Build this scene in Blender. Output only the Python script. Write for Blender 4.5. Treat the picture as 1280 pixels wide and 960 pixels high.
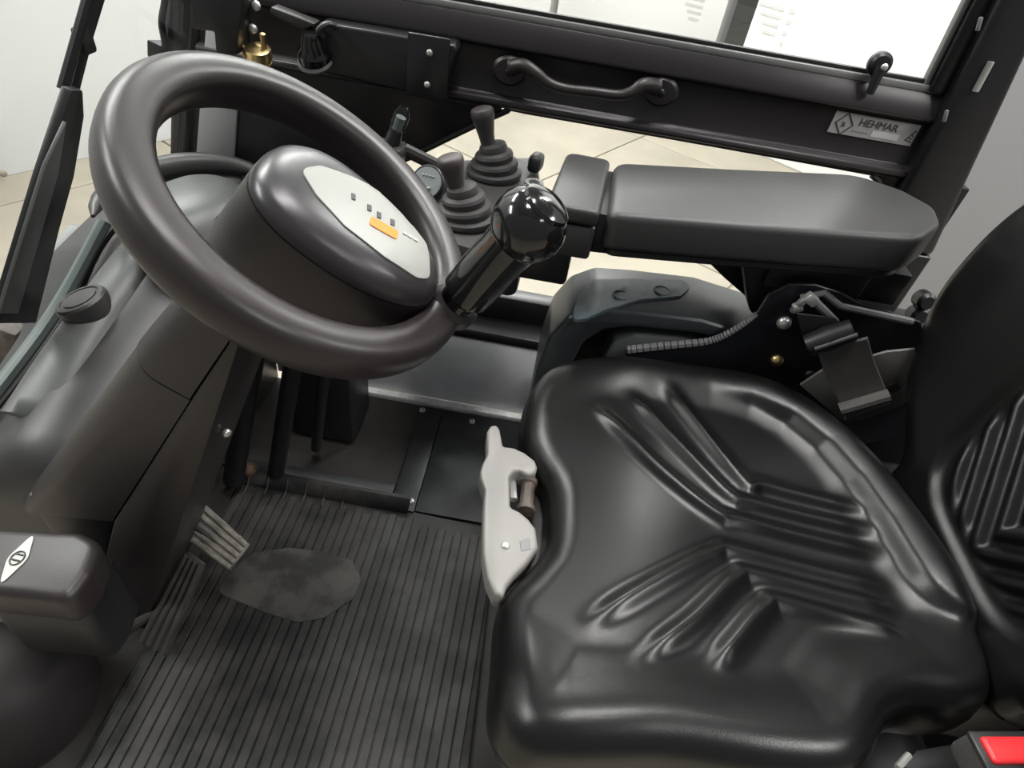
import bpy, bmesh, math, random
import numpy as np
from mathutils import Vector, Matrix
random.seed(4)
for o in list(bpy.data.objects): bpy.data.objects.remove(o, do_unlink=True)
S = bpy.context.scene
C = S.collection

# ------------------------------------------------------------------ camera
FPX = 760.0
CAM = Vector((0.0, 0.0, 1.15))
PITCH, ROLL = math.radians(42), math.radians(10)
FWD = Vector((0, math.cos(PITCH), -math.sin(PITCH)))
R0 = Vector((1, 0, 0)); U0 = R0.cross(FWD)
RIGHT = math.cos(ROLL)*R0 + math.sin(ROLL)*U0
UP = -math.sin(ROLL)*R0 + math.cos(ROLL)*U0
cd = bpy.data.cameras.new('camera'); cam = bpy.data.objects.new('camera', cd); C.objects.link(cam)
cd.sensor_width = 36; cd.lens = FPX/1280*36; cd.clip_start = 0.01
M = Matrix.Identity(4)
for i in range(3):
    M[i][0], M[i][1], M[i][2], M[i][3] = RIGHT[i], UP[i], -FWD[i], CAM[i]
cam.matrix_world = M
S.camera = cam

# ------------------------------------------------------------------ light
w = bpy.data.worlds.new('hall_light'); S.world = w; w.use_nodes = True
bg = w.node_tree.nodes['Background']
bg.inputs[0].default_value = (0.93, 0.96, 1.0, 1); bg.inputs[1].default_value = 0.20
def lamp(x, y, z, sx, sy, e, rot=0):
    l = bpy.data.lights.new('ceiling_lamp', 'AREA'); l.shape = 'RECTANGLE'; l.size = sx; l.size_y = sy
    l.energy = e; l.color = (1.0, 0.985, 0.965)
    o = bpy.data.objects.new('ceiling_lamp', l); C.objects.link(o); o.location = (x, y, z); o.rotation_euler = (0, 0, rot)
HR = math.radians(58)
for k in range(-1, 2):
    for j in range(-1, 2):
        if j == -1 and k < 1: continue          # near-side lamps left out to keep the near faces dark
        p = Vector((.4, 1.2, 0)) + Matrix.Rotation(HR, 3, 'Z') @ Vector((j*4.0, k*4.0, 0))
        lamp(p.x, p.y, 4.6, 2.6, 0.6, 300, HR)
vs = S.view_settings
vs.view_transform = 'Standard'; vs.look = 'None'; vs.gamma = 1; vs.exposure = 0.2; vs.use_curve_mapping = False

# ------------------------------------------------------------------ helpers
def ray(px, py): return (FWD*FPX + RIGHT*(px-640) + UP*(480-py))/FPX
def PZ(px, py, z): d = ray(px, py); return CAM + d*((z-CAM.z)/d.z)
def PY(px, py, y): d = ray(px, py); return CAM + d*((y-CAM.y)/d.y)
def PX(px, py, x): d = ray(px, py); return CAM + d*((x-CAM.x)/d.x)

WORLD = {}
def thing(name, label, cat, loc, group=None, kind=None):
    o = bpy.data.objects.new(name, None); C.objects.link(o); o.location = loc; o.empty_display_size = .05
    WORLD[o.name] = Vector(loc)
    tag(o, label, cat, group, kind)
    return o
def tag(o, label=None, cat=None, group=None, kind=None):
    if label: o['label'] = label
    if cat: o['category'] = cat
    if group: o['group'] = group
    if kind: o['kind'] = kind
    return o
def fin(name, bm, mat, parent=None, angle=35, label=None, flat=False):
    bmesh.ops.recalc_face_normals(bm, faces=bm.faces[:])
    me = bpy.data.meshes.new(name); bm.to_mesh(me); bm.free()
    if not flat:
        me.shade_smooth(); me.set_sharp_from_angle(angle=math.radians(angle))
    vs_ = [v.co for v in me.vertices]
    lo = Vector([min(v[i] for v in vs_) for i in range(3)]); hi = Vector([max(v[i] for v in vs_) for i in range(3)])
    c = (lo+hi)/2; c.z = lo.z if parent is None else c.z
    me.transform(Matrix.Translation(-c))
    me.materials.append(MAT[mat])
    o = bpy.data.objects.new(name, me); C.objects.link(o)
    if parent is not None:
        o.parent = parent; o.location = c - WORLD[parent.name]
    else: o.location = c
    WORLD[o.name] = c
    if label: o['label'] = label
    return o
def struct(name, bm, mat, **k):
    o = fin(name, bm, mat, **k)
    if o.parent is None: o['kind'] = 'structure'
    return o
def bevel(bm, w, seg=2, ang=30):
    if w <= 0: return bm
    bm.normal_update()
    es = [e for e in bm.edges if len(e.link_faces) == 2 and e.calc_face_angle(0) > math.radians(ang)]
    bmesh.ops.bevel(bm, geom=es, offset=w, segments=seg, affect='EDGES', profile=.5, clamp_overlap=True)
    return bm
def box(c, s, bev=.003, seg=2, rot=None):
    bm = bmesh.new(); bmesh.ops.create_cube(bm, size=1)
    for v in bm.verts: v.co = Vector((v.co.x*s[0], v.co.y*s[1], v.co.z*s[2]))
    bevel(bm, bev, seg)
    m = Matrix.Translation(Vector(c))
    if rot is not None: m = m @ rot.to_4x4()
    bmesh.ops.transform(bm, matrix=m, verts=bm.verts[:])
    return bm
def span(lo, hi, bev=.003, seg=2):
    return box([(a+b)/2 for a, b in zip(lo, hi)], [abs(b-a) for a, b in zip(lo, hi)], bev, seg)
def rpoly(pts, r, n=6):
    """round every corner of a 2-D polygon; r may be one value or one per corner"""
    out = []; N = len(pts)
    for i in range(N):
        p = Vector(pts[i]); a = Vector(pts[i-1])-p; b = Vector(pts[(i+1) % N])-p
        rr = r[i] if isinstance(r, (list, tuple)) else r
        la, lb = a.length, b.length; a.normalize(); b.normalize()
        ang = a.angle(b)
        t = min(rr/max(math.tan(ang/2), 1e-4), la*.48, lb*.48)
        if t < 1e-5: out.append(p); continue
        s, e = p+a*t, p+b*t
        for k in range(n+1):
            u = k/n
            out.append((1-u)**2*s + 2*u*(1-u)*p + u*u*e)
    return out
def prism(pts, axis, a, b, bev=.003, seg=2, fn=None, ang=30):
    """extrude a 2-D outline along an axis from a to b.  x:(y,z) y:(x,z) z:(x,y)"""
    bm = bmesh.new()
    def mk(p, t):
        if axis == 'x': return (t, p[0], p[1])
        if axis == 'y': return (p[0], t, p[1])
        return (p[0], p[1], t)
    A = [bm.verts.new(mk(p, a)) for p in pts]; B = [bm.verts.new(mk(p, b)) for p in pts]
    bm.faces.new(A); bm.faces.new(B[::-1])
    n = len(pts)
    for i in range(n): bm.faces.new((A[i], B[i], B[(i+1) % n], A[(i+1) % n]))
    bmesh.ops.recalc_face_normals(bm, faces=bm.faces[:])
    bevel(bm, bev, seg, ang)
    if fn:
        for v in bm.verts: v.co = fn(v.co)
    return bm
def slab(pts3, thick, bev=.002, seg=2):
    """a plate from a planar 3-D outline, extruded along its normal"""
    bm = bmesh.new()
    n = Vector((0, 0, 0))
    for i in range(len(pts3)):
        n += Vector(pts3[i]).cross(Vector(pts3[(i+1) % len(pts3)]))
    n.normalize()
    A = [bm.verts.new(p) for p in pts3]; B = [bm.verts.new(Vector(p)+n*thick) for p in pts3]
    bm.faces.new(A); bm.faces.new(B[::-1]); N = len(pts3)
    for i in range(N): bm.faces.new((A[i], B[i], B[(i+1) % N], A[(i+1) % N]))
    bmesh.ops.recalc_face_normals(bm, faces=bm.faces[:])
    return bevel(bm, bev, seg)
def frame_of(d):
    d = Vector(d).normalized(); h = Vector((0, 0, 1)) if abs(d.z) < .9 else Vector((1, 0, 0))
    a = d.cross(h).normalized(); return a, d.cross(a).normalized(), d
def smooth_path(pts, k=6):
    P = [Vector(p) for p in pts]; out = []
    for i in range(len(P)-1):
        p0 = P[max(i-1, 0)]; p1 = P[i]; p2 = P[i+1]; p3 = P[min(i+2, len(P)-1)]
        for j in range(k):
            t = j/k
            out.append(.5*((2*p1)+(p2-p0)*t+(2*p0-5*p1+4*p2-p3)*t*t+(3*p1-p0-3*p2+p3)*t**3))
    out.append(P[-1]); return out
def tube(path, r, n=12, bm=None, flat=1.0, up=None):
    """sweep a round (or flattened) section along a path"""
    bm = bm or bmesh.new(); P = [Vector(p) for p in path]; rings = []
    a = None
    for i, p in enumerate(P):
        d = (P[min(i+1, len(P)-1)]-P[max(i-1, 0)]).normalized()
        if a is None: a = Vector(up) if up is not None else frame_of(d)[0]
        a = (a - d*a.dot(d)).normalized(); b = d.cross(a)
        rr = r[i] if isinstance(r, (list, tuple)) else r
        rings.append([bm.verts.new(p+(a*math.cos(2*math.pi*k/n)*flat+b*math.sin(2*math.pi*k/n))*rr) for k in range(n)])
    for x, y in zip(rings, rings[1:]):
        for k in range(n): bm.faces.new((x[k], x[(k+1) % n], y[(k+1) % n], y[k]))
    bm.faces.new(rings[0][::-1]); bm.faces.new(rings[-1])
    return bm
def lathe(prof, org, d=(0, 0, 1), n=28, bm=None, sx=1.0, a0=None):
    """prof: (radius, height) from bottom to top along d"""
    bm = bm or bmesh.new(); a, b, d = frame_of(d); org = Vector(org)
    if a0 is not None: a = Vector(a0).normalized(); b = d.cross(a)
    rings = []
    for r, h in prof:
        rings.append([bm.verts.new(org+d*h+(a*math.cos(2*math.pi*k/n)*sx+b*math.sin(2*math.pi*k/n))*max(r, 1e-5)) for k in range(n)])
    for x, y in zip(rings, rings[1:]):
        for k in range(n): bm.faces.new((x[k], x[(k+1) % n], y[(k+1) % n], y[k]))
    bm.faces.new(rings[0][::-1]); bm.faces.new(rings[-1])
    return bm
def loft(rings, cap=True):
    bm = bmesh.new(); V = [[bm.verts.new(p) for p in r] for r in rings]; n = len(V[0])
    for x, y in zip(V, V[1:]):
        for k in range(n): bm.faces.new((x[k], x[(k+1) % n], y[(k+1) % n], y[k]))
    if cap: bm.faces.new(V[0][::-1]); bm.faces.new(V[-1])
    return bm
def dome(c, d, r, h, n=16):
    return lathe([(r, -h*.3), (r, h*.15), (r*.9, h*.55), (r*.6, h*.88), (r*.25, h), (.0001, h*1.01)], c, d, n)
def text_mesh(txt, size, org, xdir, ydir, ext=.0004):
    cu = bpy.data.curves.new('lettering', 'FONT'); cu.body = txt; cu.size = size; cu.extrude = ext
    t = bpy.data.objects.new('lettering', cu); C.objects.link(t)
    me = t.to_mesh(); bm = bmesh.new(); bm.from_mesh(me); t.to_mesh_clear()
    bpy.data.objects.remove(t); bpy.data.curves.remove(cu)
    x = Vector(xdir).normalized(); y = Vector(ydir).normalized(); z = x.cross(y)
    for v in bm.verts: v.co = Vector(org)+x*v.co.x+y*v.co.y+z*v.co.z
    return bm

# ------------------------------------------------------------------ materials
MAT = {}
def mat(name, col, rough=.5, metal=0, bump=0, bscale=400, var=0, vscale=6, spec=.5, coat=0, crough=.1, vcol=None, world=False):
    m = bpy.data.materials.new(name); m.use_nodes = True; nt = m.node_tree; b = nt.nodes['Principled BSDF']
    b.inputs['Base Color'].default_value = (*col, 1); b.inputs['Roughness'].default_value = rough
    b.inputs['Metallic'].default_value = metal; b.inputs['Specular IOR Level'].default_value = spec
    b.inputs['Coat Weight'].default_value = coat; b.inputs['Coat Roughness'].default_value = crough
    tc = nt.nodes.new('ShaderNodeTexCoord')
    if bump:
        n = nt.nodes.new('ShaderNodeTexNoise'); n.inputs['Scale'].default_value = bscale; n.inputs['Detail'].default_value = 3
        nt.links.new(tc.outputs['Object'], n.inputs['Vector'])
        bp = nt.nodes.new('ShaderNodeBump'); bp.inputs['Strength'].default_value = bump; bp.inputs['Distance'].default_value = .001
        nt.links.new(n.outputs['Fac'], bp.inputs['Height']); nt.links.new(bp.outputs[0], b.inputs['Normal'])
    if var:
        n = nt.nodes.new('ShaderNodeTexNoise'); n.inputs['Scale'].default_value = vscale; n.inputs['Detail'].default_value = 5; n.inputs['Roughness'].default_value = .62
        nt.links.new(nt.nodes.new('ShaderNodeNewGeometry').outputs['Position'] if world else tc.outputs['Object'], n.inputs['Vector'])
        r = nt.nodes.new('ShaderNodeValToRGB')
        r.color_ramp.elements[0].position = .43 if world else .38; r.color_ramp.elements[1].position = .57 if world else .64
        r.color_ramp.elements[0].color = (*[c*(1-var) for c in col], 1)
        r.color_ramp.elements[1].color = (*(vcol or [c*(1+var) for c in col]), 1)
        nt.links.new(n.outputs['Fac'], r.inputs[0]); nt.links.new(r.outputs[0], b.inputs['Base Color'])
    MAT[name] = m
    return m
mat('vinyl', (.0055, .0055, .0055), .31, bump=.16, bscale=700, spec=.40)
mat('plastic', (.021, .0168, .017), .42, bump=.12, bscale=700)
mat('plastic_grey', (.030, .0295, .030), .45, bump=.12, bscale=700)
mat('plastic_black', (.010, .010, .011), .42, bump=.08, bscale=500)
mat('rim', (.027, .0218, .0225), .35, bump=.08, bscale=800, spec=.42)
mat('hub', (.036, .033, .036), .30, bump=.05, bscale=900)
mat('gloss_black', (.008, .008, .008), .13, coat=.4, crough=.06)
mat('label_white', (.36, .36, .335), .35)
mat('orange', (.9, .27, .02), .5)
mat('ink', (.05, .05, .05), .5)
mat('grip', (.052, .045, .044), .5, bump=.1, bscale=500)
mat('dial', (.24, .27, .27), .4)
mat('soft_black', (.013, .0115, .0115), .62, spec=.25)
mat('arm_pad', (.034, .0335, .034), .46, bump=.15, bscale=600)
mat('rubber', (.034, .032, .032), .55, bump=.1, bscale=400)
mat('mat_rubber', (.0085, .0080, .0075), .6, bump=.12, bscale=90, var=.7, vscale=9, vcol=(.025, .0232, .021), world=True)
mat('mat_dust', (.030, .029, .027), .7, bump=.2, bscale=60, var=.35, vscale=12, vcol=(.058, .055, .049), world=True)
mat('floor_steel', (.020, .021, .023), .45, metal=.25, var=.4, vscale=7, bump=.1, bscale=60)
mat('floor_dark', (.016, .014, .012), .6, var=.5, vscale=8)
mat('sill_grey', (.85, .85, .86), .42, metal=0, var=.1, vscale=5)
mat('alu', (.85, .85, .83), .4, metal=0, bump=.2, bscale=120, var=.15, vscale=40)
mat('steel', (.62, .61, .59), .32, metal=.7)
mat('brass', (.72, .55, .26), .3, metal=1)
mat('cowl', (.075, .078, .075), .42, bump=.1, bscale=500)
mat('cowl_dark', (.030, .0285, .0285), .42, bump=.1, bscale=500)
mat('door_black', (.011, .011, .013), .35, bump=.05, bscale=300)
mat('door_brown', (.017, .014, .0148), .38, bump=.05, bscale=300)
mat('seal', (.012, .012, .012), .5)
mat('seal_grey', (.18, .18, .18), .4)
mat('grey_panel', (.50, .50, .50), .5)
mat('handle_grey', (.21, .20, .19), .42, bump=.1, bscale=400)
mat('worn_brown', (.06, .045, .036), .5, var=.5, vscale=30)
mat('bracket', (.014, .015, .018), .38, metal=.3)
mat('strap', (.075, .068, .064), .6, bump=.4, bscale=700)
mat('anchor_grey', (.13, .125, .12), .5)
mat('fender', (.028, .031, .034), .35, bump=.08, bscale=500)
mat('fender_inset', (.055, .075, .088), .42, var=.25, vscale=30)
mat('fender_grey', (.10, .105, .105), .5)
mat('pedal', (.11, .10, .085), .6, var=.4, vscale=25, vcol=(.24, .225, .19), bump=.2, bscale=200)
mat('pedal_dark', (.03, .026, .024), .6, var=.3, vscale=25)
mat('red', (.75, .025, .03), .35)
mat('fuzzy', (.05, .047, .045), .8, bump=.8, bscale=500)
mat('sticker', (.33, .32, .32), .4)
mat('sticker_pale', (.55, .54, .53), .4)
mat('concrete', (.235, .21, .165), .5, var=.12, vscale=1.2, bump=.05, bscale=30)
mat('joint', (.22, .20, .16), .8)
mat('white_box', (.86, .86, .86), .6)
mat('white_wall', (.60, .61, .62), .6)
mat('hall_grey', (.30, .30, .305), .7)
mat('print_grey', (.55, .55, .55), .6)
mat('rust', (.05, .028, .016), .7, var=.4, vscale=40)
mat('hose', (.10, .12, .115), .35)
mat('mast_grey', (.12, .125, .12), .5, var=.2, vscale=12)
def glass(name, tint, refl=.06):
    m = bpy.data.materials.new(name); m.use_nodes = True; nt = m.node_tree; nt.nodes.clear()
    o = nt.nodes.new('ShaderNodeOutputMaterial'); t = nt.nodes.new('ShaderNodeBsdfTransparent'); t.inputs[0].default_value = (*tint, 1)
    g = nt.nodes.new('ShaderNodeBsdfGlossy'); g.inputs['Roughness'].default_value = .02
    lw = nt.nodes.new('ShaderNodeLayerWeight'); pw_ = nt.nodes.new('ShaderNodeMath'); pw_.operation = 'POWER'; pw_.inputs[1].default_value = 5
    f = nt.nodes.new('ShaderNodeMath'); f.operation = 'MULTIPLY_ADD'; f.inputs[1].default_value = .5; f.inputs[2].default_value = .03
    nt.links.new(lw.outputs['Facing'], pw_.inputs[0]); nt.links.new(pw_.outputs[0], f.inputs[0])
    x = nt.nodes.new('ShaderNodeMixShader')
    nt.links.new(f.outputs[0], x.inputs[0]); nt.links.new(t.outputs[0], x.inputs[1]); nt.links.new(g.outputs[0], x.inputs[2]); nt.links.new(x.outputs[0], o.inputs[0])
    MAT[name] = m
glass('glass', (.97, .985, .975))
glass('clear', (.75, .8, .8))

# ------------------------------------------------------------------ the hall around the truck
GZ = -.70
hall = thing('floor', 'beige concrete hall floor laid in large slabs', None, (0, 5, GZ), kind='structure')
fin('slab_bed', span((-9, -6, GZ-.12), (13, 16, GZ-.012), 0), 'joint', hall, flat=True)
RZ = Matrix.Rotation(HR, 3, 'Z'); X0 = PZ(800, 172, GZ)
tile = None
for i in range(-4, 5):
    for j in range(-4, 5):
        c = X0 + RZ @ Vector((i*1.6+.8, j*1.6+.8, 0))
        if tile is None:
            tile = fin('floor_slab', box((0, 0, GZ-.06), (1.588, 1.588, .12), .004, 1), 'concrete', hall)
            tile.rotation_euler.z = HR; o = tile
        else:
            o = tile.copy(); C.objects.link(o)
        o.location = Vector((c.x, c.y, GZ-.06)) - WORLD[hall.name]

def white_case(label, c, along, L, D, H, mt='white_box', prints=(), group=None):
    """a tall white packing case: corner c on the floor, front face running along a direction"""
    u = Vector((math.cos(along), math.sin(along), 0)); n = Vector((-u.y, u.x, 0)); c = Vector(c)
    t = thing('packing_case', label, 'case', c, group)
    pts = [c, c+u*L, c+u*L+n*D, c+n*D]
    fin('case_body', prism([(p.x, p.y) for p in pts], 'z', c.z, c.z+H, .012), mt, t)
    for k, (px, py, ww, hh) in enumerate(prints):
        d = ray(px, py); q = CAM+d*((c-CAM).dot(n)/d.dot(n)); s, h = (q-c).dot(u), q.z-c.z
        q = c+u*s+Vector((0, 0, h))-n*.004
        for r in range(4):
            fin('print_line', box(q+Vector((0, 0, -r*hh/3.4))+u*(ww*.08*r), (ww*(1-.16*r), .004, hh*.12), 0, rot=Matrix.Rotation(along, 3, 'Z')), 'print_grey', t, flat=True)
    return t
cA = PZ(890, 168, GZ)
white_case('white packing case standing forward of the row beyond the door', cA, math.radians(-40), 3.2, 1.2, 5.0, prints=((965, 8, .22, .20), (990, 14, .05, .26)))
cB = PZ(890, 168, GZ)+Vector((-.06, .62, 0))
pB = PY(905, 20, 7.4); pC = PY(697, 8, 7.9); pD = PY(688, 8, 8.0)
def floor_pt(p): return Vector((p.x, p.y, GZ))
pB, pC, pD = floor_pt(pB), floor_pt(pC), floor_pt(pD)
white_case('white packing case set back beside the nearer one', pC, math.atan2(pB.y-pC.y, pB.x-pC.x), (pB-pC).length, 1.2, 5.0, prints=((868, -2, .22, .20),))
white_case('white packing case at the far end of the row past a narrow gap', pD+Vector((-3.2, .9, 0)), math.atan2(-.9, 3.2), 3.324, 1.2, 5.0)
# the white wall in front of the truck
a, b_ = PZ(0, 222, GZ), PZ(230, 170, GZ); u = (b_-a).normalized(); n_ = Vector((-u.y, u.x, 0))
p0, p1 = a-u*4.5, a+u*3.1
wf = thing('wall_front', 'white panelled wall standing in front of the truck', None, (p0+p1)/2, kind='structure')
for k in range(4):
    q0 = p0+(p1-p0)*(k/4)+u*.004; q1 = p0+(p1-p0)*((k+1)/4)-u*.004
    fin('wall_panel', prism([(v.x, v.y) for v in (q0, q1, q1+n_*.08, q0+n_*.08)], 'z', GZ+.0, GZ+4.6, .004), 'white_wall', wf)
fin('rivet', dome(PZ(3, 216, GZ+.05)-n_*.01, -n_, .02, .012), 'joint', wf)
# grey wall seen behind the rear pillar
wr = struct('wall_rear', prism([(1.10, 2.0), (5.2, 2.0), (5.2, 2.12), (1.10, 2.12)], 'z', GZ, 3.4, .01), 'hall_grey')

# ------------------------------------------------------------------ cab shell
YD = 1.22                                    # inner face of the far door
cabf = thing('cab_floor', 'dark steel floor of the cab under the mat and plates', None, (-.05, .7, -.02), kind='structure')
fin('near_edge', tube([PZ(106, 842, .0), PZ(92, 885, .0), PZ(64, 940, .0)], .005, 8), 'alu', cabf)
fin('floor_pan', span((-.86, .12, -.030), (.95, 1.15, -.008), .002), 'floor_dark', cabf)
fin('toe_ledge', span((-.86, .835, -.010), (-.225, .862, .004), .003), 'floor_steel', cabf)

pl = thing('floor_plate', 'dark steel floor plate screwed down beside the seat base', 'plate', (-.05, .98, -.008))
fin('plate', span((-.165, .800, -.008), (.10, 1.125, .002), .001), 'floor_steel', pl)
fin('edge_strip', span((-.222, .796, -.008), (-.167, 1.125, .004), .001), 'floor_steel', pl)
for sx, sy in ((528, 513), (590, 527), (514, 627)):
    p = PZ(sx, sy, .003)
    s = fin('screw', dome(p, (0, 0, 1), .0085, .006), 'steel', pl)
    fin('slot', box(p+Vector((0, 0, .0062)), (.002, .012, .001), 0, rot=Matrix.Rotation(.5, 3, 'Z')), 'ink', s)

# roof bars added out of view to cut the lamp light from above
shade_roof = thing('shade_guard', 'added unseen guard of dark bars that cuts the lamp light above the driver', None, (.15, .6, 1.66), kind='structure')
fin('shade_frame', span((-.52, -.04, 1.66), (1.02, .02, 1.72), .015, 3), 'plastic_grey', shade_roof)
fin('shade_frame', span((-.52, 1.24, 1.66), (1.02, 1.30, 1.72), .015, 3), 'plastic_grey', shade_roof)
for k in range(17):
    x = -.49+k*.0925
    fin('shade_bar', span((x-.024, .015, 1.665), (x+.024, 1.245, 1.70), .008, 2), 'plastic_grey', shade_roof)
# low bulkhead behind the seat
struct('wall_back', span((.88, .04, -.03), (.92, 1.27, .44), .006), 'door_black')

# sill on the far side
sill = thing('trim_1', 'light grey inner sill panel with a bright metal edge strip', None, (-.2, 1.17, 0), kind='structure')
fin('sill_panel', span((-.62, 1.152, .012), (.12, 1.20, .232), .004), 'sill_grey', sill)
fin('edge_strip', span((-.47, 1.135, -.006), (.06, 1.156, .012), .003), 'alu', sill)
fin('sill_top', span((-.66, 1.150, .234), (.70, 1.27, .262), .006), 'door_black', sill)
fin('sill_end', span((.125, 1.12, -.01), (.875, 1.188, .232), .004), 'door_black', sill)

fin('rear_corner', span((.80, 1.19, -.03), (.90, 1.275, .45), .006), 'door_black', sill)
# far door
door = thing('door_1', 'black steel cab door with an upper and a lower window', None, (.0, 1.24, .26), kind='structure')
gl = [(-.33, .325), (.635, .325), (.635, .763), (-.085, .763), (-.30, .615)]
glr = rpoly(gl, [.05, .05, .05, .04, .06], 6)
# rail between the windows: stepped section, swept along the door
sec = [(1.235, .757), (1.205, .757), (1.200, .763), (1.203, .772), (1.217, .778), (1.217, .853), (1.211, .858), (1.206, .860), (1.206, .866), (1.222, .902), (1.236, .908), (1.262, .908), (1.262, .757)]
fin('middle_rail', prism(sec, 'x', -.70, .67, .0012, 1), 'door_brown', door)
# panel in front of the lower window: hand-cut outline
fp = [(-.855, .262), (-.33, .262), (-.345, .33), (-.335, .60), (-.30, .622), (-.095, .757), (-.715, .757)]
fin('front_panel', prism(rpoly(fp, [0, 0, .02, .02, .04, .01, 0], 4), 'y', 1.212, 1.258, .003), 'door_black', door)
fin('bottom_rail', prism([(-.33, .262), (.80, .262), (.80, .327), (-.345, .327)], 'y', 1.212, 1.258, .004), 'door_black', door)
rp = [(.80, .327), (.80, .757), (.585, .757), (.62, .750), (.640, .728), (.650, .70), (.66, .327)]
fin('rear_panel', prism(rp, 'y', 1.212, 1.258, .003), 'door_black', door)
# rubber lip round the lower window
lip = [Vector((x, 1.211, z)) for x, z in ((-.335, .40), (-.335, .59), (-.29, .626), (-.10, .752), (-.06, .7575), (.56, .757), (.612, .751), (.64, .72), (.65, .60))]
fin('window_lip', tube(smooth_path(lip, 5), .006, 8), 'seal', door)
pane = fin('lower_pane', prism(glr, 'y', 1.234, 1.238, 0), 'glass', door)
fin('upper_pane', span((-.72, 1.240, .900), (.64, 1.244, 1.62), 0), 'glass', door)
fin('window_seal', span((-.74, 1.222, .902), (.66, 1.240, .914), .003), 'seal_grey', door)
fin('window_seal', span((-.74, 1.229, .914), (.66, 1.239, .921), .002), 'seal', door)
st = [(.632, .905), (.668, .905), (.628, 1.62), (.592, 1.62)]
fin('window_stile', prism(st, 'y', 1.215, 1.262, .004), 'door_black', door)
fin('window_seal', prism([(.622, .912), (.631, .912), (.592, 1.62), (.583, 1.62)], 'y', 1.225, 1.240, .002), 'seal_grey', door)

# B pillar
pil = thing('trim_2', 'black rear door pillar with a light oval slot', None, (.74, 1.25, .0), kind='structure')
pp = [(.695, .70), (.795, .60), (.86, .26), (.94, .26), (.775, .74), (.735, 1.62), (.632, 1.62), (.668, .905)]
fin('pillar', prism([(.672, .62), (.80, .62), (.735, 1.0), (.668, 1.62), (.60, 1.62), (.660, .92)], 'y', 1.19, 1.275, .012, 3), 'door_black', pil)
fin('lower_pillar', prism([(.672, .10), (.80, .10), (.80, .62), (.672, .62)], 'y', 1.19, 1.275, .006, 3), 'door_black', pil)
s0, s1 = PY(1239, 77, 1.188), PY(1219, 114, 1.188)
fin('slot_insert', tube([s0, s0+(s1-s0)*.5, s1], .0055, 10, flat=.9), 'label_white', pil)
for q in ((1224, 30), (1182, 145)):
    fin('clip', box(PY(*q, 1.186), (.006, .006, .02), .002, rot=Matrix.Rotation(-.3, 3, 'Y')), 'seal_grey', pil)

# grab handle on the door rail
hp = [PY(640, 84, 1.208), PY(655, 82, 1.198), PY(670, 91, 1.188), PY(686, 104, 1.182), PY(706, 111, 1.180), PY(740, 115, 1.180), PY(772, 119, 1.180), PY(790, 115, 1.182), PY(804, 106, 1.190), PY(820, 108, 1.208)]
hd = fin('grab_handle', tube(smooth_path(hp, 6), [.016 - .007*math.sin(math.pi*min(1, max(0, k/54)))**.5 for k in range(55)], 12), 'plastic', door)
for q in ((637, 88), (826, 114)):
    c = PY(*q, 1.213)
    h = fin('handle_foot', lathe([(.026, 0), (.026, .008), (.021, .013), (.0001, .0135)], c+Vector((0, .005, 0)), (0, -1, 0), 20, sx=1.25, a0=(1, 0, 0)), 'plastic', hd)
    fin('bolt', dome(c+Vector((0, -.009, 0)), (0, -1, 0), .008, .005, 6), 'plastic_black', hd)
# window catch
kc = PY(1097, 78, 1.228)
kt = fin('window_catch', lathe([(.016, 0), (.020, .006), (.020, .014), (.015, .020), (.0001, .021)], kc, (0, -1, 0), 24), 'plastic_black', door)
fin('catch_arm', tube([kc+Vector((0, -.02, 0)), (kc+PY(1087, 117, 1.205))/2+Vector((0, -.012, 0)), PY(1087, 117, 1.205)], [.010, .008, .007], 10), 'plastic_black', kt)
fin('catch_screw', dome(kc+Vector((.002, -.030, 0)), (0, -1, 0), .006, .004, 10), 'steel', kt)
# maker's sticker on the rail
A_, B_, D_ = PY(1047, 138, 1.216), PY(1160, 156, 1.216), PY(1035, 165, 1.216)
ux = Vector((1, 0, 0)); uz = Vector((0, 0, 1))
x0, z1 = (A_.x+D_.x)/2-.002, A_.z; x1 = B_.x-.010; z0 = D_.z
stk = fin('maker_sticker', span((x0, 1.2148, z0), (x1, 1.2168, z1), .0006, 1), 'sticker', door, label='silver sticker with black lettering and a diamond mark')
Wd, Hd = x1-x0, z1-z0
fin('lettering', text_mesh('HEHMAR', Hd*.46, (x0+Wd*.31, 1.2142, z0+Hd*.53), (1, 0, 0), (0, 0, 1)), 'ink', stk)
fin('pale_strip', span((x0+Wd*.50, 1.2143, z0+Hd*.14), (x0+Wd*.82, 1.215, z0+Hd*.42), 0), 'sticker_pale', stk)
fin('fine_print', text_mesh('- - - - - -', Hd*.22, (x0+Wd*.27, 1.2142, z0+Hd*.2), (1, 0, 0), (0, 0, 1)), 'ink', stk)
dx, dz = x0+Wd*.15, z0+Hd*.5
b = bmesh.new()
dia = [(dx-.016, dz), (dx, dz+.019), (dx+.016, dz), (dx, dz-.019)]
for i in range(4):
    p, q = dia[i], dia[(i+1) % 4]
    tube([(p[0], 1.2145, p[1]), (q[0], 1.2145, q[1])], .0012, 6, b)
fin('diamond_mark', b, 'ink', stk)
fin('lettering', text_mesh('a', .017, (dx-.005, 1.2142, dz-.005), (1, 0, 0), (0, 0, 1)), 'ink', stk)
sx = x0+Wd*.90
b = tube([(sx, 1.2145, z0+Hd*.25), (sx+.012, 1.2145, z0+Hd*.75)], .0011, 6)
for k in range(3): tube([(sx+.004*k, 1.2145, z0+Hd*(.28+.12*k)), (sx+.012, 1.2145, z0+Hd*(.22+.12*k))], .001, 6, b)
fin('side_mark', b, 'ink', stk)

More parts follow.
